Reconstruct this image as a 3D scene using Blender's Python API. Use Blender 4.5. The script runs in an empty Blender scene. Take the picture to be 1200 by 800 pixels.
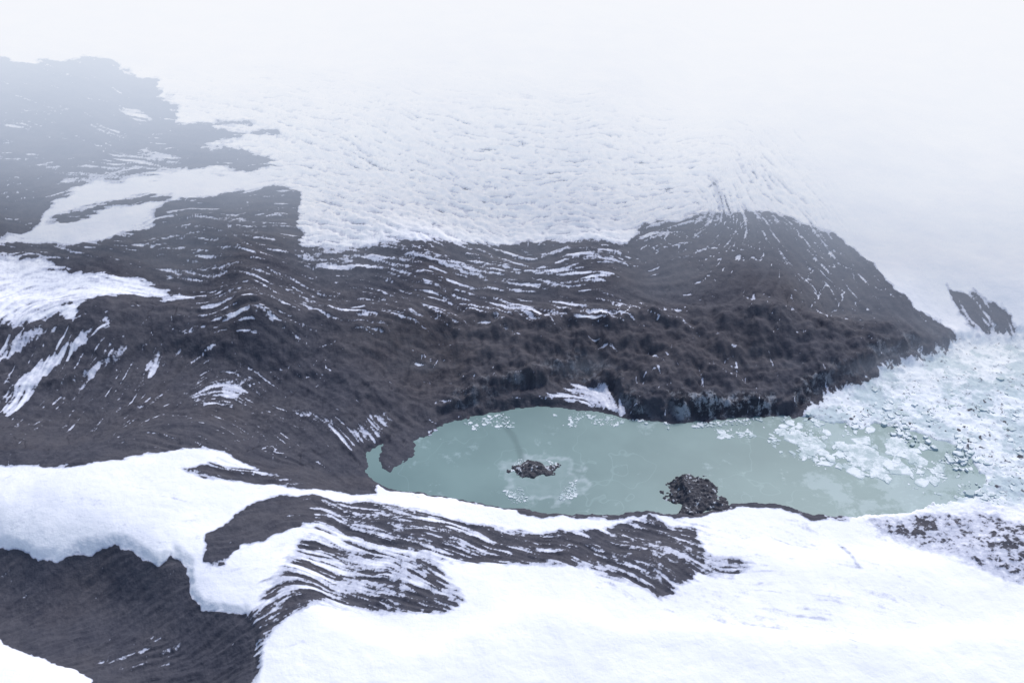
import bpy, math, numpy as np, random, time
from mathutils import Vector
T0=time.time()
rng=np.random.default_rng(7); random.seed(7)
sc=bpy.context.scene
sc.view_settings.view_transform='Standard'; sc.view_settings.look='None'; sc.view_settings.exposure=0
# ------------------------------------------------------------------ image pixels (u,v) cast through the camera onto the ground, and back
CAMH=1000.0; P=math.radians(33); FP=600/math.tan(math.radians(27))
sp,cp=math.sin(P),math.cos(P)
def px2w(u,v,z=0.0):
    dx=(u-600)/FP; dy=(400-v)/FP
    t=(CAMH-z)/(sp-dy*cp)
    return t*dx, t*(cp+dy*sp)
def w2px(x,y):
    f=y*cp+CAMH*sp; up=y*sp-CAMH*cp
    return 600+FP*x/f, 400-FP*up/f
# ------------------------------------------------------------------ noise
def perlin(x,y,seed=0):
    r=np.random.default_rng(seed); g=r.uniform(0,2*np.pi,(256,256)); gx=np.cos(g).astype(np.float32).ravel(); gy=np.sin(g).astype(np.float32).ravel()
    x=np.asarray(x);y=np.asarray(y)
    xi=np.floor(x).astype(np.int32); yi=np.floor(y).astype(np.int32)
    xf=(x-xi).astype(np.float32); yf=(y-yi).astype(np.float32)
    u=xf*xf*xf*(xf*(xf*6-15)+10); v=yf*yf*yf*(yf*(yf*6-15)+10)
    def d(a,b):
        k=((xi+a)&255)*256+((yi+b)&255)
        return gx[k]*(xf-a)+gy[k]*(yf-b)
    n0=d(0,0)*(1-u)+d(1,0)*u; n1=d(0,1)*(1-u)+d(1,1)*u
    return (n0*(1-v)+n1*v)*1.5
def fbm(x,y,sc_,oct=4,seed=0,gain=.5):
    s=0;a=1;f=1/sc_;t=0
    for o in range(oct):
        s=s+a*perlin(x*f+13.7*o,y*f+7.1*o,seed+o); t+=a*a; a*=gain; f*=2.03
    return s/math.sqrt(t)
def ss(x,a,b):
    t=np.clip((x-a)/(b-a),0,1); return t*t*(3-2*t)
# ------------------------------------------------------------------ broad relief (seen position, altitude)
HC=[(430,560,2),(600,602,4),(800,602,4),(1000,607,4),(1130,575,4),(520,495,3),(620,480,3),(700,490,3),(800,492,3),(900,490,3),(1000,460,4),(1050,490,4),(1150,440,6),(1180,500,6),(1250,520,8),(600,540,0),(750,540,0),(900,540,0),(1050,550,1),(480,540,0),
(200,527,66),(120,535,72),(0,540,54),(-100,540,50),(330,568,30),(100,580,78),(230,570,66),(300,600,44),(450,620,26),(600,640,20),(500,690,30),(800,670,22),(1000,690,26),(1200,680,20),(600,780,50),(1000,800,60),(1200,800,50),(260,690,52),(170,615,66),(40,610,66),
(100,700,8),(50,760,8),(200,750,14),(0,690,6),(-100,700,6),(380,800,50),(30,800,34),(800,800,60),(600,900,60),(0,900,60),(1200,900,60),
(200,450,36),(50,450,52),(100,500,30),(50,350,90),(200,350,80),(350,500,18),(400,450,35),(400,350,80),(600,420,40),(600,350,75),(600,290,105),(800,430,34),(800,350,74),(850,260,112),(1000,400,32),(1000,330,68),(1000,280,90),(1120,392,22),(350,235,140),(600,210,140),(900,190,135),(1150,300,78),(1150,200,105),(100,250,140),(150,160,190),(50,90,230),(300,100,210),(600,100,210),(1000,100,170),(600,0,250),(0,0,270),(1200,0,210),(250,190,165),(-100,200,190),(1300,300,85),(1300,100,150)]
HCc=np.array([(*w2px(*px2w(u,v,z)),z) for u,v,z in HC])
def relief(U,V):
    U=np.asarray(U,float);V=np.asarray(V,float)
    num=np.zeros(U.shape);den=np.zeros(U.shape)+1e-12
    for a,b,z in HCc:
        d2=(U-a)**2+((V-b)*1.5)**2
        sg=42 if b>330 else 75
        w=np.exp(-d2/(2*sg**2))+1e-5/(1+d2/1e4)**2
        num+=w*z;den+=w
    return num/den
CU=np.arange(-150,1351,3.0); CV=np.arange(-60,901,3.0)
cU,cV=np.meshgrid(CU,CV)
def samp(A,U,V):
    x=np.clip((U-CU[0])/3.0,0,len(CU)-1.001); y=np.clip((V-CV[0])/3.0,0,len(CV)-1.001)
    i=x.astype(np.int32);j=y.astype(np.int32);fx=x-i;fy=y-j
    k=j*len(CU)+i; A=A.ravel(); n=len(CU)
    return (A[k]*(1-fx)+A[k+1]*fx)*(1-fy)+(A[k+n]*(1-fx)+A[k+n+1]*fx)*fy
relC=relief(cU,cV)
def place(u,v):
    z=0.0
    for _ in range(12):
        x,y=px2w(u,v,z); a,b=w2px(x,y); z=.5*z+.5*float(samp(relC,np.array([a]),np.array([b]))[0])
    return w2px(x,y)
def poly_sdf(pts,pad=70):
    p=np.array(pts,float); n=len(p)
    out=np.full(cU.shape,-1e3)
    i0,i1=np.searchsorted(CU,[p[:,0].min()-pad,p[:,0].max()+pad]); j0,j1=np.searchsorted(CV,[p[:,1].min()-pad,p[:,1].max()+pad])
    U=cU[j0:j1,i0:i1];V=cV[j0:j1,i0:i1]; d=np.full(U.shape,1e18); ins=np.zeros(U.shape,bool)
    for i in range(n):
        a=p[i];b=p[(i+1)%n]; e=b-a
        wx=U-a[0];wy=V-a[1]
        t=np.clip((wx*e[0]+wy*e[1])/(e@e+1e-9),0,1)
        d=np.minimum(d,(wx-e[0]*t)**2+(wy-e[1]*t)**2)
        if a[1]!=b[1]:
            c=((a[1]>V)!=(b[1]>V))&(U<(b[0]-a[0])*(V-a[1])/(b[1]-a[1])+a[0]); ins^=c
    out[j0:j1,i0:i1]=np.where(ins,np.sqrt(d),-np.sqrt(d)); return out
def P0(l): return [w2px(*px2w(u,v,0)) for u,v in l]
def PH(l): return [place(u,v) for u,v in l]
LAKE=[(428,552),(434,532),(446,522),(456,516),(448,532),(446,546),(456,551),(474,540),(487,531),(489,521),(484,514),(500,509),(530,494),(585,480),(640,475),(700,482),(735,490),(800,495),(870,490),(935,486),(1000,496),(1060,500),(1120,520),(1150,556),(1142,578),(1095,594),(1040,602),(1000,606),(950,603),(915,590),(880,588),(850,594),(800,601),(700,603),(640,602),(570,592),(500,578),(455,572),(434,563)]
FRONT=[(-160,560),(-160,-80),(1132,-80),(1180,300),(1132,392),(1118,414),(1060,428),(1015,442),(985,456),(945,474),(930,487),(870,492),(800,493),(735,490),(718,466),(680,452),(640,460),(600,470),(545,482),(500,500),(440,490),(380,470),(200,440)]
MELP=[(930,492),(990,460),(1060,430),(1135,405),(1260,400),(1400,420),(1400,600),(1150,592),(1090,598),(1070,560),(1040,530),(1000,505)]
lakeS=poly_sdf(P0(LAKE),400); frontS=poly_sdf(P0(FRONT),400)
# ------------------------------------------------------------------ cover regions: (polygon, level(+ash,-snow), streak amp, soft px, warp)
A1=[(-160,58),(0,68),(40,76),(75,68),(120,66),(150,78),(182,92),(188,112),(215,128),(205,143),(262,150),(282,157),(270,166),(235,170),(290,176),(328,188),(322,197),(280,199),(215,198),(150,205),(110,215),(85,228),(60,245),(40,262),(0,275),(-160,290)]
A2=[(-160,300),(0,285),(60,288),(130,280),(175,262),(190,240),(230,229),(330,217),(352,225),(350,285),(378,298),(430,288),(480,283),(560,289),(620,280),(690,279),(735,287),(748,268),(790,258),(850,249),(900,252),(950,262),(985,275),(1012,300),(1040,330),(1075,362),(1100,378),(1134,392),(1122,416),(1060,430),(1015,445),(990,460),(950,478),(930,490),(870,496),(800,498),(735,492),(722,470),(690,456),(640,464),(600,476),(545,488),(500,507),(455,522),(438,545),(440,580),(340,570),(262,532),(180,530),(130,540),(80,548),(0,543),(-160,548)]
RAV=[(-160,632),(0,637),(35,645),(75,656),(95,642),(130,633),(160,638),(185,655),(205,640),(222,660),(222,690),(235,712),(285,716),(300,735),(300,770),(290,960),(110,960),(108,798),(85,782),(40,766),(0,748),(-160,722)]
R=[]
def reg(pts,lv,am,soft=6,warp=6,flat=False): R.append((P0(pts) if flat else PH(pts),lv,am,soft,warp))
reg([(700,590),(820,600),(1000,615),(1100,700),(1000,760),(820,730),(700,700)],-1.6,.75,40,10)
reg([(0,530),(250,520),(420,560),(440,620),(300,700),(200,640),(0,640)],-1.8,.5,30,10)
reg(A1,1.1,1.0,7,9)
reg([(70,205),(110,188),(180,172),(215,185),(200,203),(120,215),(80,222)],0.0,.9,14,8)
reg([(135,122),(165,128),(182,142),(160,145),(140,135)],-.3,.8,7,4)
reg([(-100,175),(0,180),(60,186),(80,200),(20,192),(-100,190)],.1,1,9,5)
reg([(100,140),(140,150),(150,165),(110,160)],.2,1,9,5)
reg([(0,130),(60,120),(90,135),(40,150),(0,150)],.4,1,12,6)
reg([(250,140),(300,140),(300,146),(255,147)],.3,.8,4,3)
reg([(290,152),(330,150),(328,158),(295,158)],.8,.6,4,3)
reg([(50,262),(100,240),(160,228),(205,226),(200,234),(120,248),(80,262)],.8,1.1,6,5)
reg(A2,1.15,.92,5,6)
reg([(-160,288),(0,288),(60,290),(130,284),(190,245),(260,232),(340,222),(345,295),(330,330),(250,330),(180,325),(80,305),(-160,300)],.62,1.15,16,6)
reg([(350,285),(430,288),(560,289),(735,287),(745,300),(720,325),(700,340),(560,335),(420,325),(350,315)],.32,1.2,12,4)
reg([(200,330),(400,322),(560,330),(700,335),(760,350),(765,395),(650,400),(560,395),(430,395),(250,400)],.62,1.15,18,4)
reg([(380,400),(560,395),(760,400),(900,400),(880,430),(700,430),(560,430),(430,440)],1.2,.8,18,4)
reg([(745,272),(850,253),(950,265),(1010,305),(1060,360),(1000,365),(940,330),(860,300),(760,300)],.74,.95,12,4)
reg([(740,285),(748,268),(790,258),(850,249),(900,252),(950,262),(985,275),(970,283),(920,268),(850,262),(790,270),(755,290)],.3,.95,8,4)
reg([(-160,385),(0,385),(90,380),(200,400),(320,440),(420,500),(420,540),(300,520),(150,500),(-160,520)],.8,.95,25,6)
reg([(-160,300),(0,302),(60,306),(105,318),(165,330),(228,350),(180,353),(120,347),(98,362),(88,382),(70,372),(40,378),(0,386),(-160,392)],-1.1,.8,6,6)
reg([(8,488),(3,468),(40,437),(75,410),(110,385),(130,372),(130,384),(98,410),(52,445),(22,480)],-.7,1.0,4,4)
reg([(0,410),(30,392),(60,385),(70,390),(30,415),(0,430)],-.0,1.1,5,4)
reg([(95,440),(140,408),(150,412),(110,445)],-.0,1.1,4,3)
reg([(165,430),(180,405),(186,410),(178,445)],-.0,1.1,4,3)
reg([(225,470),(235,440),(290,440),(310,465),(285,475),(250,485)],.25,1.0,7,4)
reg([(258,450),(282,450),(286,462),(265,466)],-.5,.7,4,3)
reg([(330,480),(360,482),(430,512),(420,520),(380,505)],.35,1.1,6,4)
reg([(402,512),(430,480),(452,480),(460,495),(440,520),(410,522)],.05,.95,7,5)
reg([(565,362),(600,358),(650,372),(665,382),(630,378),(590,370)],-.25,.8,4,2)
reg([(640,355),(670,355),(715,372),(722,380),(680,370)],-.25,.8,4,2)
reg([(632,474),(660,462),(680,456),(712,458),(732,478),(735,492),(700,488),(660,484)],-.5,.8,5,4,True)
reg([(500,508),(530,490),(560,486),(600,476),(600,483),(560,492),(530,505)],-.1,1.,4,4,True)
reg([(1108,335),(1140,338),(1180,362),(1197,385),(1192,399),(1150,390),(1125,370)],.45,1.1,6,8)
reg([(925,490),(990,458),(1060,428),(1135,405),(1260,395),(1400,420),(1400,600),(1150,600),(1100,540),(1000,500)],-.75,.8,14,8,True)
reg([(432,560),(430,535),(460,508),(500,502),(500,525),(485,538),(455,558)],1.1,.5,3,2,True)
reg([(240,657),(247,625),(272,600),(320,582),(375,579),(440,592),(470,608),(400,612),(350,612),(320,628),(285,640),(262,662)],1.15,.9,5,6)
reg([(360,590),(430,585),(500,598),(570,615),(640,628),(700,618),(760,608),(815,622),(834,650),(808,682),(776,700),(760,688),(700,668),(640,662),(560,664),(500,650),(430,630),(370,615)],.22,1.25,9,9)
reg([(560,625),(700,622),(760,608),(815,625),(830,650),(790,680),(740,668),(660,652),(580,645)],.5,1.2,9,8)
reg([(350,625),(430,632),(500,655),(548,695),(535,712),(480,722),(420,712),(350,700),(300,700),(330,660)],-.15,1.25,12,9)
reg([(420,690),(500,690),(545,700),(520,716),(460,718)],.5,1.15,8,6)
reg([(220,735),(290,715),(350,690),(390,690),(340,725),(310,760),(300,800),(250,800),(225,770)],.3,1.2,8,6)
reg([(830,650),(870,655),(880,668),(860,680),(820,672)],.0,1.0,7,5)
reg([(205,548),(250,543),(330,556),(370,570),(300,568),(240,562)],.6,1.1,4,4)
reg(RAV,1.2,.75,4,8)
reg([(120,745),(200,735),(230,760),(170,790),(110,780)],.7,.95,14,8)
reg([(1010,608),(1080,600),(1160,600),(1260,620),(1260,690),(1180,680),(1100,650),(1030,625)],-.2,.8,16,6)
reg([(985,638),(992,640),(1010,668),(1004,666)],-.2,.5,3,2)
reg([(828,205),(838,205),(862,250),(850,252)],-.3,.9,5,3)
# ------------------------------------------------------------------ fine mesh, spaced in image pixels
ST=1.15
uc=np.arange(-120,1321,ST); vc=np.arange(-60,881,ST)
ue=np.geomspace(1,60,16)[1:]*60; 
us=np.concatenate([(-120-ue)[::-1],uc,1320+ue])
vt=np.linspace(-60,-352,26)[1:]; vb=880+np.geomspace(1,30,18)[1:]*58
vs=np.concatenate([vt[::-1],vc,vb])
U,V=np.meshgrid(us,vs); X,Y=px2w(U,V)
AN=[(50,270,-8),(200,240,-12),(300,250,-8),(100,330,15),(200,340,12),(30,420,-40),(80,430,-42),(60,500,-45),(170,420,-62),(230,430,-30),(250,320,3),(330,340,8),(400,310,3),(500,300,6),(600,305,4),(700,300,2),(500,360,10),(620,368,12),(700,375,16),(780,330,10),(790,290,-25),(860,270,-60),(920,275,30),(980,320,42),(1040,360,48),(1000,400,10),(900,400,0),(800,400,12),(900,340,-70),(100,700,-25),(150,750,-20),(300,720,-22),(400,640,18),(480,690,20),(600,630,14),(700,640,18),(790,660,28),(300,610,-25),(440,600,12),(900,650,10),(420,500,35),(300,460,30),(350,400,25),(230,550,12),(100,130,20),(240,165,5),(60,210,-10),(260,190,3),(1100,450,5),(1150,370,40),(1100,640,25),(600,480,-10),(850,470,88),(940,450,80),(760,480,85),(845,225,55),(450,230,20),(450,160,15),(600,230,12),(600,150,5),(700,200,-10),(780,180,-15),(300,120,10),(120,590,10)]
s2=np.zeros(cU.shape);c2=np.zeros(cU.shape)
for u,v,a in AN:
    a0,b0=place(u,v); w=np.exp(-((cU-a0)**2+((cV-b0)*1.3)**2)/(2*45**2))+1e-4/(1+((cU-a0)**2+(cV-b0)**2)/1e4)
    s2+=w*math.sin(2*math.radians(a)); c2+=w*math.cos(2*math.radians(a))
ang=.5*np.arctan2(s2,c2)+.34*fbm(cU,cV,55,3,91)
dU=np.cos(ang);dV=np.sin(ang)
def lic(src,step,n):
    H,W=src.shape; acc=src.copy(); tot=1.0; sr=src.ravel()
    gi,gj=np.meshgrid(np.arange(W,dtype=np.float32),np.arange(H,dtype=np.float32))
    cu=uc[0]+gi*ST; cv=vc[0]+gj*ST
    fdu=samp(dU,cu,cv).astype(np.float32).ravel(); fdv=samp(dV,cu,cv).astype(np.float32).ravel()
    for sg in (1,-1):
        x=gi.copy();y=gj.copy();px=None
        for k in range(n):
            q=np.clip(y.astype(np.int32),0,H-1)*W+np.clip(x.astype(np.int32),0,W-1)
            a=fdu[q];b=fdv[q]
            if px is None: px,py=sg*a,sg*b
            dot=np.where(a*px+b*py<0,-1,1).astype(np.float32)
            px=a*dot;py=b*dot
            x=x+px*step;y=y+py*step
            i=np.clip(x.astype(np.int32),0,W-2);j=np.clip(y.astype(np.int32),0,H-2)
            fx=np.clip(x-i,0,1);fy=np.clip(y-j,0,1);q=j*W+i
            w=math.cos(k/n*math.pi/2)
            acc+=w*((sr[q]*(1-fx)+sr[q+1]*fx)*(1-fy)+(sr[q+W]*(1-fx)+sr[q+W+1]*fx)*fy); tot+=w
    acc/=tot; acc-=acc.mean(); return acc/acc.std()
gu,gv=np.meshgrid(uc.astype(np.float32),vc.astype(np.float32))
n1=(perlin(gu/7.0,gv/4.6,11)+.7*perlin(gu/16,gv/11,15)).astype(np.float32)
n2=(perlin(gu/2.7,gv/2.1,12)+.35*perlin(gu/5.5,gv/4,16)).astype(np.float32)
L1=lic(n1,2.3,10); L2=lic(n2,1.6,7)
def full(A): return np.pad(A,((len(vt),len(vb)),(len(ue),len(ue))),mode='edge')
L1=full(L1);L2=full(L2)
wx=fbm(X,Y,70,4,31,.6);wy=fbm(X,Y,70,4,41,.6)
lev=np.full(U.shape,-2.0);amp=np.full(U.shape,.35)
for pts,lv,am,soft,warp in R:
    S=poly_sdf(pts); s=samp(S,U+wx*warp*1.3,V+wy*warp*.8)
    m=ss(s,-soft*.6,soft*.6+.5)
    lev=lev*(1-m)+lv*m; amp=amp*(1-m)+am*m
patch=fbm(X,Y,60,4,51,.6); fine=fbm(X,Y,9,3,61,.6); mid=fbm(X,Y,24,3,65,.6); big=fbm(X,Y,150,3,67,.6)
mel=samp(poly_sdf(P0(MELP)),U+wx*8+mid*6,V+wy*6+mid*4); mel=ss(mel,-8,8)
spk=samp(poly_sdf(P0([(1000,605),(1080,598),(1160,595),(1300,600),(1300,700),(1180,690),(1100,660),(1030,630)])),U,V); spk=np.maximum(mel,ss(spk,-12,12))
fgm=ss(V,545,590)
st=(.38+.26*fgm)*L1+(.70-.32*fgm)*L2+(.16+.2*fgm)*mid
st=st*(1-spk)+(mid*1.1+fine*.6)*spk
gate=.5+.9*ss(patch+.5*big,-.4,.4)
F=lev+amp*(st*.6*gate+patch*.34+big*.2)+.46*fine
lobe=samp(poly_sdf(PH([(745,272),(850,252),(950,264),(1010,305),(1075,368),(1050,400),(900,420),(760,410),(700,380),(735,300)])),U,V); lobe=ss(lobe,-8,14)
def cracks(s,seed,w): 
    q=np.abs(fbm(X+wx*14,Y+wy*14,s,2,seed)); return np.exp(-(q/w)**2)
ck=np.maximum(cracks(46,161,.04)*ss(fbm(X,Y,110,2,171),-.3,.1),cracks(24,165,.04)*ss(fbm(X,Y,80,2,175),-.1,.3)*ss(-V,-360,-300))
F-=ck*lobe*1.5
ckw=cracks(60,181,.03)*ss(lev,.6,1.2)*(V<600)*(1-lobe)*ss(fbm(X,Y,150,2,185),.0,.4)
F-=ckw*1.2
dk=cracks(75,281,.02)*ss(lev,.5,1.2)*ss(fbm(X,Y,160,2,285),-.2,.2)*(V<560)
# ------------------------------------------------------------------ heights
jx=wx*4+mid*3.5+fine*1.2+mel*mid*9; jy=wy*2.5+mid*2+fine*.8+mel*mid*5
lk=samp(lakeS,U+jx,V+jy); fr=samp(frontS,U+wx*5+fbm(X,Y,16,2,71)*4,V+wy*4+fbm(X,Y,30,2,73)*3)
fgd=ss(V,560,585)*ss(U,520,640)
rim=ss(-lk,-9,-7)*(1-ss(-lk,1.5+3*fgd+4*patch,4+6*fgd+6*patch))*(1-spk)*ss(-U,-1080,-940)
F=np.maximum(F,-2+rim*(2.7+.8*fine+.7*mid+.8*patch))
Z=samp(relC,U,V)
ashm=ss(F,-.2,.4)
chx=ss(U,470,600)*(1-ss(U,1000,1110))
cw=10+6*fbm(X,Y,55,2,77)
cl=ss(fr,0,cw)*(1-ss(fr,160,330))
Z=Z+cl*(7+13*chx)*(1+.55*fbm(X,Y,38,3,81))*ss(V,395,415)
rav=samp(poly_sdf(PH(RAV)),U+wx*5+mid*3,V+wy*5+mid*2)
Z-=6*ss(rav,-9,4)
Z+=fbm(X,Y,160,4,101,.55)*(3.5+1.0*(lev>0))*ss(-lk,0,40)
Z+=(-L1*ashm*.8*np.clip(amp,0,1.2)-L2*ashm*.15)*ss(-lk,2,12)
hum=ss(V,400,480)*(V<520)*.6+.25
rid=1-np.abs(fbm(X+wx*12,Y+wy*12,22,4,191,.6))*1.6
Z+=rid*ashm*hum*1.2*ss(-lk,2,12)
frz=np.exp(-(np.clip(fr-6,-30,60)/12)**2)*chx*ss(V,395,415)*ss(-lk,1,6)
Z+=frz*(np.abs(fbm(X,Y,11,3,195,.6))*5-1.5)
Z+=fine*.7*ss(-lk,0,10)*(0.25+ashm)
Z-=ck*lobe*2.5+dk*2.0
cre=samp(poly_sdf(PH([(200,120),(330,110),(700,130),(900,170),(960,250),(745,268),(730,285),(380,296),(350,285),(350,222),(330,200)])),U,V)
cre=ss(cre,-60,40)
cr=.7*fbm(X+wx*10,Y*.8,16,3,121,.55)+.4*np.abs(fbm(X,Y*.7,34,2,125))-.26*L2-.10*L1
snowm=(1-ashm)
Z+=cre*cr*4.2*snowm
F=np.where(lev<-1,F+cre*snowm*(ss(cr,.22,-.7)*1.65+.1*fine),F)
rub=np.abs(fbm(X,Y,22,4,131,.65))
Z+=spk*(rub*6-1)*(.4+.6*mel)
Z=Z*(1-.65*mel)+mel*(.3+2.0*mid)
Z=np.where(lk>0,-ss(lk,0,4)*6+np.minimum(Z,0.5)*(1-ss(lk,0,3)),Z)
Z=np.where((lk<=0)&(lk>-5)&(mel<.3),np.maximum(Z*ss(-lk,-1,6),.4),Z)
# ------------------------------------------------------------------ mesh
def make_grid(name,X,Y,Z):
    NR,NC=X.shape; me=bpy.data.meshes.new(name)
    co=np.stack([X,Y,Z],-1).reshape(-1,3).astype(np.float32)
    idx=np.arange(NR*NC,dtype=np.int32).reshape(NR,NC)
    a,b_,c,d=idx[1:,:-1],idx[1:,1:],idx[:-1,1:],idx[:-1,:-1]
    if Y[0,0]<Y[-1,0]: a,b_,c,d=d,c,b_,a
    q=np.stack([a,b_,c,d],-1).reshape(-1,4)
    me.vertices.add(len(co)); me.vertices.foreach_set("co",co.ravel())
    me.loops.add(q.size); me.loops.foreach_set("vertex_index",q.ravel())
    me.polygons.add(len(q)); me.polygons.foreach_set("loop_start",np.arange(0,q.size,4,dtype=np.int32))
    me.update(calc_edges=True)
    me.polygons.foreach_set("use_smooth",np.ones(len(q),bool))
    ob=bpy.data.objects.new(name,me); sc.collection.objects.link(ob); return ob
def attr(ob,n,A):
    a=ob.data.attributes.new(n,'FLOAT','POINT'); a.data.foreach_set("value",A.astype(np.float32).ravel())
ter=make_grid("glacier_terrain",X,Y,Z)
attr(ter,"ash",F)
bz=ss(samp(poly_sdf(PH([(400,400),(520,385),(700,385),(860,400),(900,425),(800,450),(600,440),(470,450)])),U,V),-40,20)
brown=np.clip(ss(fbm(X,Y,220,4,141,.6),-.1,1.0)*.4+bz*.45,0,1)*(V<560)+(V>=560)*.25*ss(fbm(X,Y,120,4,145,.6),-.1,.8)
attr(ter,"brown",brown)
attr(ter,"melange",mel)
attr(ter,"streak",L2*.5+L1*.3+mid*.45)
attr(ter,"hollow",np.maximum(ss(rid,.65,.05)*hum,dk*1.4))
clf=ss(fr,-2,2)*(1-ss(fr,10,18))*ss(V,395,415)*(.4+.6*ss(U,720,780)*(1-ss(U,930,980)))*ss(U,480,560)*ss(fbm(X,Y,48,3,199),-.5,.3)
attr(ter,"cliff",clf)
# ------------------------------------------------------------------ materials
def newmat(n):
    m=bpy.data.materials.new(n); m.use_nodes=True; nt=m.node_tree; b=nt.nodes["Principled BSDF"]; return m,nt,b
class NB:
    def __init__(s,nt): s.nt=nt
    def link(s,a,b): s.nt.links.new(a,b)
    def inp(s,node,i,val):
        if isinstance(val,bpy.types.NodeSocket): s.link(val,node.inputs[i])
        else: node.inputs[i].default_value=val
    def m(s,op,a,b=0.0,c=None,clamp=False):
        n=s.nt.nodes.new("ShaderNodeMath"); n.operation=op;n.use_clamp=clamp; s.inp(n,0,a); s.inp(n,1,b)
        if c is not None: s.inp(n,2,c)
        return n.outputs[0]
    def attr(s,name):
        n=s.nt.nodes.new("ShaderNodeAttribute"); n.attribute_name=name; return n.outputs["Fac"]
    def noise(s,scale,det=3,rough=.6,vec=None):
        n=s.nt.nodes.new("ShaderNodeTexNoise"); n.inputs["Scale"].default_value=scale;n.inputs["Detail"].default_value=det;n.inputs["Roughness"].default_value=rough
        if vec is None: vec=s.pos()
        s.link(vec,n.inputs["Vector"]); return n.outputs["Fac"]
    def pos(s):
        if not hasattr(s,'_p'): s._p=s.nt.nodes.new("ShaderNodeNewGeometry").outputs["Position"]
        return s._p
    def scaled(s,x,y,z):
        n=s.nt.nodes.new("ShaderNodeVectorMath");n.operation='MULTIPLY'; s.link(s.pos(),n.inputs[0]); n.inputs[1].default_value=(x,y,z); return n.outputs[0]
    def mr(s,v,a,b,c=0.,d=1.,smooth=True):
        n=s.nt.nodes.new("ShaderNodeMapRange"); n.interpolation_type='SMOOTHSTEP' if smooth else 'LINEAR'
        s.inp(n,0,v)
        for i,k in enumerate((a,b,c,d)): n.inputs[1+i].default_value=k
        return n.outputs[0]
    def mix(s,f,a,b):
        n=s.nt.nodes.new("ShaderNodeMix"); n.data_type='RGBA'
        s.inp(n,0,f)
        for i,k in ((6,a),(7,b)):
            if isinstance(k,bpy.types.NodeSocket): s.link(k,n.inputs[i])
            else: n.inputs[i].default_value=(*k,1)
        return n.outputs[2]
    def bump(s,h,st,dist,b):
        n=s.nt.nodes.new("ShaderNodeBump"); n.inputs["Strength"].default_value=st;n.inputs["Distance"].default_value=dist; s.link(h,n.inputs["Height"]); s.link(n.outputs[0],b.inputs["Normal"])
m,nt,b=newmat("snow_and_ash"); k=NB(nt)
F_=k.attr("ash"); nf=k.noise(.22,4,.7); ns=k.noise(.05,4,.65); nl=k.noise(.012,4,.6)
f=k.m('ADD',F_,k.m('MULTIPLY',k.m('SUBTRACT',nf,.5),1.6))
fac=k.mr(f,-.2,.2)
a1=k.mix(k.mr(ns,.3,.7),(.046,.049,.067),(.074,.075,.094))  # ash tones lifted towards blue: thin haze painted into the base colour
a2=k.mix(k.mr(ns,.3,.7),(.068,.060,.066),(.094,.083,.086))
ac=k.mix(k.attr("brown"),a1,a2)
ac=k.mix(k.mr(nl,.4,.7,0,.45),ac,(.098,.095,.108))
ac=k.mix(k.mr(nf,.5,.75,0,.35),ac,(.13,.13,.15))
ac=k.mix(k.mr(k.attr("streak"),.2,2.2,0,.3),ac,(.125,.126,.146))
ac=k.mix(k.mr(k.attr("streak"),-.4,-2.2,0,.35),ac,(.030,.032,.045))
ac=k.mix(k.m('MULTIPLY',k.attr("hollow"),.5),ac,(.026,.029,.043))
sn=k.mix(k.mr(nl,.3,.7),(.80,.815,.87),(.86,.87,.90))
sn=k.mix(k.mr(f,-1.6,-.1,0,.68),sn,(.32,.35,.48))
slush=k.mix(k.mr(k.noise(.012,5,.7),.47,.56),(.76,.80,.83),(.46,.55,.58))
slush=k.mix(k.mr(k.noise(.05,4,.7),.54,.64),slush,(.56,.62,.67))
slush=k.mix(k.mr(k.noise(.09,4,.7),.59,.68),slush,(.20,.22,.27))
sn=k.mix(k.m('MULTIPLY',k.attr("melange"),.88),sn,slush)
ic=k.mix(k.mr(k.noise(1,5,.78,k.scaled(.06,.06,.05)),.46,.62),(.032,.034,.046),(.30,.32,.36))
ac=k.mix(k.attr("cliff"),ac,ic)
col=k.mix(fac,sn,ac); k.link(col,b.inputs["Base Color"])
b.inputs["Roughness"].default_value=.85; b.inputs["Specular IOR Level"].default_value=.2
hb=k.m('ADD',k.m('MULTIPLY',nf,k.mr(fac,0,1,.5,1.4)),k.m('MULTIPLY',ns,1.8)); k.bump(hb,.5,2.0,b)
ter.data.materials.append(m)
# ------------------------------------------------------------------ lagoon
LW=[px2w(u,v) for u,v in LAKE]
lx=np.array([p[0] for p in LW]); ly=np.array([p[1] for p in LW])
GX,GY=np.meshgrid(np.linspace(lx.min()-60,lx.max()+140,420),np.linspace(ly.min()-60,ly.max()+160,220))
lake=make_grid("lagoon_water",GX,GY,np.zeros(GX.shape)-.15)
x1,_=px2w(860,540); x2,_=px2w(1010,540)
attr(lake,"skim",ss(GX,x1,x2))
ix,iy=px2w(638,561); dn=fbm(GX,GY,34,4,511,.6)
rr=np.sqrt(((GX-ix)/68)**2+((GY-iy)/62)**2)+.36*dn
shelf=(1-ss(rr,.85,1.0))*(.3+.7*ss(rr,.6,.8))*(.5+.5*ss(fbm(GX,GY,14,3,521),-.4,.4))
pl=[px2w(u,v) for u,v in [(588,482),(592,498),(602,512),(608,526),(612,540)]]
dl=np.full(GX.shape,1e9)
for (ax,ay),(bx,by) in zip(pl[:-1],pl[1:]):
    t=np.clip(((GX-ax)*(bx-ax)+(GY-ay)*(by-ay))/((bx-ax)**2+(by-ay)**2),0,1); dl=np.minimum(dl,np.hypot(GX-ax-(bx-ax)*t,GY-ay-(by-ay)*t))
attr(lake,"shelf",shelf); attr(lake,"vein",1-ss(dl+2*dn,2,8))
m,nt,b=newmat("meltwater"); k=NB(nt)
c=k.mix(k.mr(k.noise(.004,4,.6),.35,.65),(.135,.216,.217),(.172,.265,.262))
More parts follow.
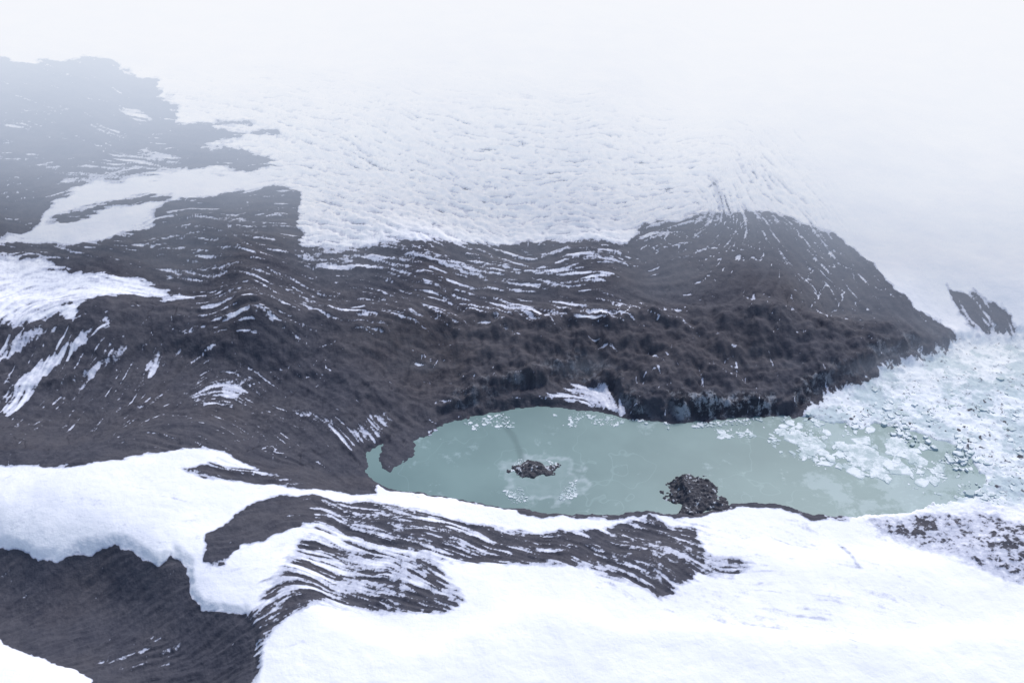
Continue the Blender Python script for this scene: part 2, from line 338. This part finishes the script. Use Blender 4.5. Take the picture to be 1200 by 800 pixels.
crk=k.m('ABSOLUTE',k.m('SUBTRACT',k.noise(.006,3,.55),.5))
c=k.mix(k.mr(crk,.0,.004,.22,0),c,(.30,.42,.42))
sk_=k.attr("skim")
c=k.mix(k.mr(k.m('ADD',k.noise(.011,6,.72),k.m('MULTIPLY',sk_,.12)),.60,.68,0,.5),c,(.33,.43,.45))
c=k.mix(k.mr(k.m('ADD',k.noise(.03,5,.7),k.m('MULTIPLY',sk_,.08)),.63,.73,0,.45),c,(.38,.49,.50))
c=k.mix(k.m('MULTIPLY',k.attr("shelf"),.6),c,(.38,.46,.49))
c=k.mix(k.m('MULTIPLY',k.attr("vein"),.45),c,(.07,.125,.13))
k.link(c,b.inputs["Base Color"]); b.inputs["Roughness"].default_value=.4; b.inputs["Specular IOR Level"].default_value=.25
k.bump(k.noise(.3,3,.6),.15,.3,b)
lake.data.materials.append(m)
# ------------------------------------------------------------------ ice floes / rubble
def chunks(name,items):
    vsx=[];fs=[]
    for (x,y,z,r,h) in items:
        n=random.randint(4,8); a0=random.random()*6; ex=random.uniform(.4,1.); th=random.random()*3.14
        base=len(vsx); tilt=random.uniform(-.25,.25)*h; rr=[random.uniform(.6,1.2) for _ in range(n)]
        for L,(zz,s) in enumerate(((-.4*h-.3,1.0),(h,.85))):
            for i in range(n):
                a=a0+i*2*math.pi/n; q=r*s*rr[i]
                px=q*math.cos(a);py=q*math.sin(a)*ex
                vsx.append((x+px*math.cos(th)-py*math.sin(th),y+px*math.sin(th)+py*math.cos(th),z+zz+(tilt*px/r if L else 0)))
        fs.append(tuple(base+n+i for i in range(n)))
        for i in range(n):
            j=(i+1)%n; fs.append((base+i,base+j,base+n+j,base+n+i))
    me=bpy.data.meshes.new(name); me.from_pydata(vsx,[],fs); me.update()
    ob=bpy.data.objects.new(name,me); sc.collection.objects.link(ob); return ob
def inpoly(u,v,pl):
    c=False;n=len(pl)
    for i in range(n):
        a=pl[i];b_=pl[(i+1)%n]
        if (a[1]>v)!=(b_[1]>v) and u<(b_[0]-a[0])*(v-a[1])/(b_[1]-a[1])+a[0]: c=not c
    return c
CL=fbm(cU,cV,26,3,211)
def scatter(pl,n,rmin,rmax,hf,clump=0,pw=2.6):
    out=[];us_=[p[0] for p in pl];vs_=[p[1] for p in pl];t=0
    while len(out)<n and t<n*40:
        t+=1;u=random.uniform(min(us_),max(us_));v=random.uniform(min(vs_),max(vs_))
        if not inpoly(u,v,pl): continue
        if clump and CL[min(int((v+60)/3),CL.shape[0]-1),min(int((u+150)/3),CL.shape[1]-1)]<random.uniform(-.2,clump): continue
        x,y=px2w(u,v)
        r=rmin*(rmax/rmin)**(random.random()**pw)
        out.append((x,y,0,r,r*hf*random.uniform(.5,1.3)))
    return out
E=[(880,500),(940,488),(1000,496),(1060,500),(1120,520),(1150,556),(1140,580),(1100,590),(1060,570),(1020,560),(960,548),(915,530)]
it=scatter(E,900,.9,12,.06,.7,3.0)
it+=[(x,y,-.1,r,.5) for x,y,z,r,h in scatter([(900,505),(1000,505),(1080,530),(1090,575),(1010,560),(930,535)],34,13,34,.02,0,1.3)]
it+=scatter([(930,512),(1000,508),(1070,528),(1085,552),(1010,548),(950,540)],420,1,12,.07,.4)
it+=scatter([(540,494),(600,482),(605,500),(560,506)],200,.8,6,.12,.2)
it+=scatter([(640,478),(710,486),(735,492),(720,500),(660,500)],200,.8,6,.12,.2)
it+=scatter([(735,491),(800,496),(870,491),(935,487),(925,495),(860,499),(780,502)],420,.8,4.5,.25,.2)
it+=scatter([(640,538),(660,545),(675,560),(676,582),(655,588),(660,570),(650,552)],260,.7,3.6,.15,.05)
it+=scatter([(598,552),(606,538),(620,538),(606,552)],90,.7,3,.15)
it+=scatter([(590,575),(612,570),(620,588),(600,590)],140,.7,4,.2)
it+=scatter([(835,503),(875,500),(890,512),(845,514)],90,1,8,.06)
fl=chunks("ice_floes",it)
m,nt,b=newmat("floe_ice"); k=NB(nt)
c=k.mix(k.mr(k.noise(.03,5,.75),.42,.58),(.66,.71,.74),(.36,.45,.47)); k.link(c,b.inputs["Base Color"]); b.inputs["Roughness"].default_value=.6
k.bump(k.noise(.3,4,.7),.5,1,b)
fl.data.materials.append(m); M_ICE=m
mm=scatter([(940,488),(995,458),(1060,430),(1135,408),(1260,400),(1260,600),(1140,590),(1120,550),(1050,512),(1000,502)],2800,1.0,9,.35,.3)
mm=[(x,y,random.uniform(0,2),r,h) for x,y,z,r,h in mm]
rb=chunks("ice_rubble",mm); rb.data.materials.append(M_ICE)
dd=scatter([(930,492),(985,460),(1060,428),(1135,406),(1260,400),(1260,480),(1200,560),(1130,520),(1000,490)],700,.7,6.5,.4,.6,3.0)
dd=[(x,y,random.uniform(.3,1.5),r,h) for x,y,z,r,h in dd]
dr=chunks("ash_covered_ice_blocks",dd)
m,nt,b=newmat("dark_rock"); k=NB(nt)
nz=k.nt.nodes.new("ShaderNodeNewGeometry"); sx=k.nt.nodes.new("ShaderNodeSeparateXYZ"); k.link(nz.outputs["Normal"],sx.inputs[0])
sm=k.mr(k.m('ADD',k.noise(.12,4,.7),k.m('MULTIPLY',sx.outputs[2],.05)),.62,.68)
c=k.mix(k.mr(k.noise(.2,4,.7),.3,.7),(.030,.032,.043),(.075,.074,.088)); c=k.mix(sm,c,(.5,.53,.58)); k.link(c,b.inputs["Base Color"]); b.inputs["Roughness"].default_value=.85
k.bump(k.noise(.3,4,.7),.8,2,b)
M_ROCK=m; dr.data.materials.append(m)
def island(name,u,v,wpx,dpx,h,seed,peak=(0,0)):
    x0,y0=px2w(u,v); x1,_=px2w(u+wpx/2,v); _,y1=px2w(u,v-dpx/2); rx=x1-x0; ry=abs(y1-y0)
    t=np.linspace(-1.5,1.5,120); A,B=np.meshgrid(t,t)
    xx=x0+A*rx;yy=y0+B*ry
    rr=np.sqrt(A**2+B**2)+.42*fbm(xx,yy,30,4,seed,.6)
    zz=h*(1-ss(rr,.1,1.05))*(.5+.7*np.exp(-((A-peak[0])**2+(B-peak[1])**2)*4))+min(1.8,h*.2)*fbm(xx,yy,8,3,seed+5)*(rr<1)+1.2-2.6*ss(rr,.8,1.1)
    zz+=np.abs(fbm(xx,yy,14,3,seed+9))*h*.35*(1-ss(rr,.5,1))
    ob=make_grid(name,xx,yy,zz); ob.data.materials.append(M_ROCK); return ob
island("rock_island",625,550,54,20,7,301,(-.2,.2)); island("rock_island",815,580,64,48,16,311,(-.5,.35))
# ------------------------------------------------------------------ camera, sky, sun
cam=bpy.data.cameras.new("camera"); co=bpy.data.objects.new("camera",cam); sc.collection.objects.link(co)
co.location=(0,0,CAMH); co.rotation_euler=(math.pi/2-P,0,0)
cam.sensor_width=36; cam.lens=18/math.tan(math.radians(27)); cam.clip_start=1; cam.clip_end=300000
sc.camera=co
EL=math.radians(52); AZ=math.radians(25)
w=bpy.data.worlds.new("World"); sc.world=w; w.use_nodes=True; wn=w.node_tree
sk=wn.nodes.new("ShaderNodeTexSky"); sk.sky_type='NISHITA'; sk.sun_disc=False; sk.sun_elevation=EL; sk.sun_rotation=AZ
wn.links.new(sk.outputs[0],wn.nodes["Background"].inputs[0]); wn.nodes["Background"].inputs[1].default_value=.15
sl=bpy.data.lights.new("sun",'SUN'); sl.energy=2.85; sl.angle=math.radians(16); sl.color=(1,.96,.95)
so=bpy.data.objects.new("sun",sl); sc.collection.objects.link(so)
d=Vector((math.sin(AZ)*math.cos(EL),math.cos(AZ)*math.cos(EL),math.sin(EL)))
so.rotation_euler=d.to_track_quat('Z','Y').to_euler()
# ------------------------------------------------------------------ haze: mist with stronger extinction in the blue, glowing by added emission in place of scattered light
def fog(name,X,Y,ztop,zbot,dens,tint=(.66,.77,1.0),L=(.93,.945,.99)):
    import bmesh
    a=make_grid(name,X,Y,ztop); me=a.data
    bm=bmesh.new(); bm.from_mesh(me)
    geo=bmesh.ops.extrude_face_region(bm,geom=bm.faces[:]); 
    for v in [g for g in geo['geom'] if isinstance(g,bmesh.types.BMVert)]: v.co.z=zbot
    bmesh.ops.recalc_face_normals(bm,faces=bm.faces[:])
    bm.to_mesh(me); bm.free()
    m=bpy.data.materials.new(name); m.use_nodes=True; n=m.node_tree; n.nodes.clear()
    o=n.nodes.new("ShaderNodeOutputMaterial"); s=n.nodes.new("ShaderNodeVolumeAbsorption"); s.inputs["Color"].default_value=(*[1-t for t in tint],1); s.inputs["Density"].default_value=dens
    e=n.nodes.new("ShaderNodeEmission"); e.inputs[0].default_value=(*[a_*b_ for a_,b_ in zip(L,tint)],1); e.inputs[1].default_value=dens
    ad=n.nodes.new("ShaderNodeAddShader"); n.links.new(s.outputs[0],ad.inputs[0]); n.links.new(e.outputs[0],ad.inputs[1])
    n.links.new(ad.outputs[0],o.inputs["Volume"]); me.materials.append(m)
yy=np.concatenate([np.linspace(1400,2800,70),np.geomspace(2850,20000,40)])
A,B=np.meshgrid(np.linspace(-9000,9000,160),yy)
hz=40+ss(B,1400,2450)*840+fbm(A,B,500,2,401)*45*ss(B,1650,1950)-ss(A,-500,-100)*(1-ss(A,300,900))*80*ss(B,1500,1800)*(1-ss(B,2200,2600))
hz+=(1-ss(A,-1100,-500))*90*ss(B,1650,1950)*(1-ss(B,2500,3000))
fog("mist",A,B,hz,-150,.0026)
print("VERTS",len(ter.data.vertices),time.time()-T0)
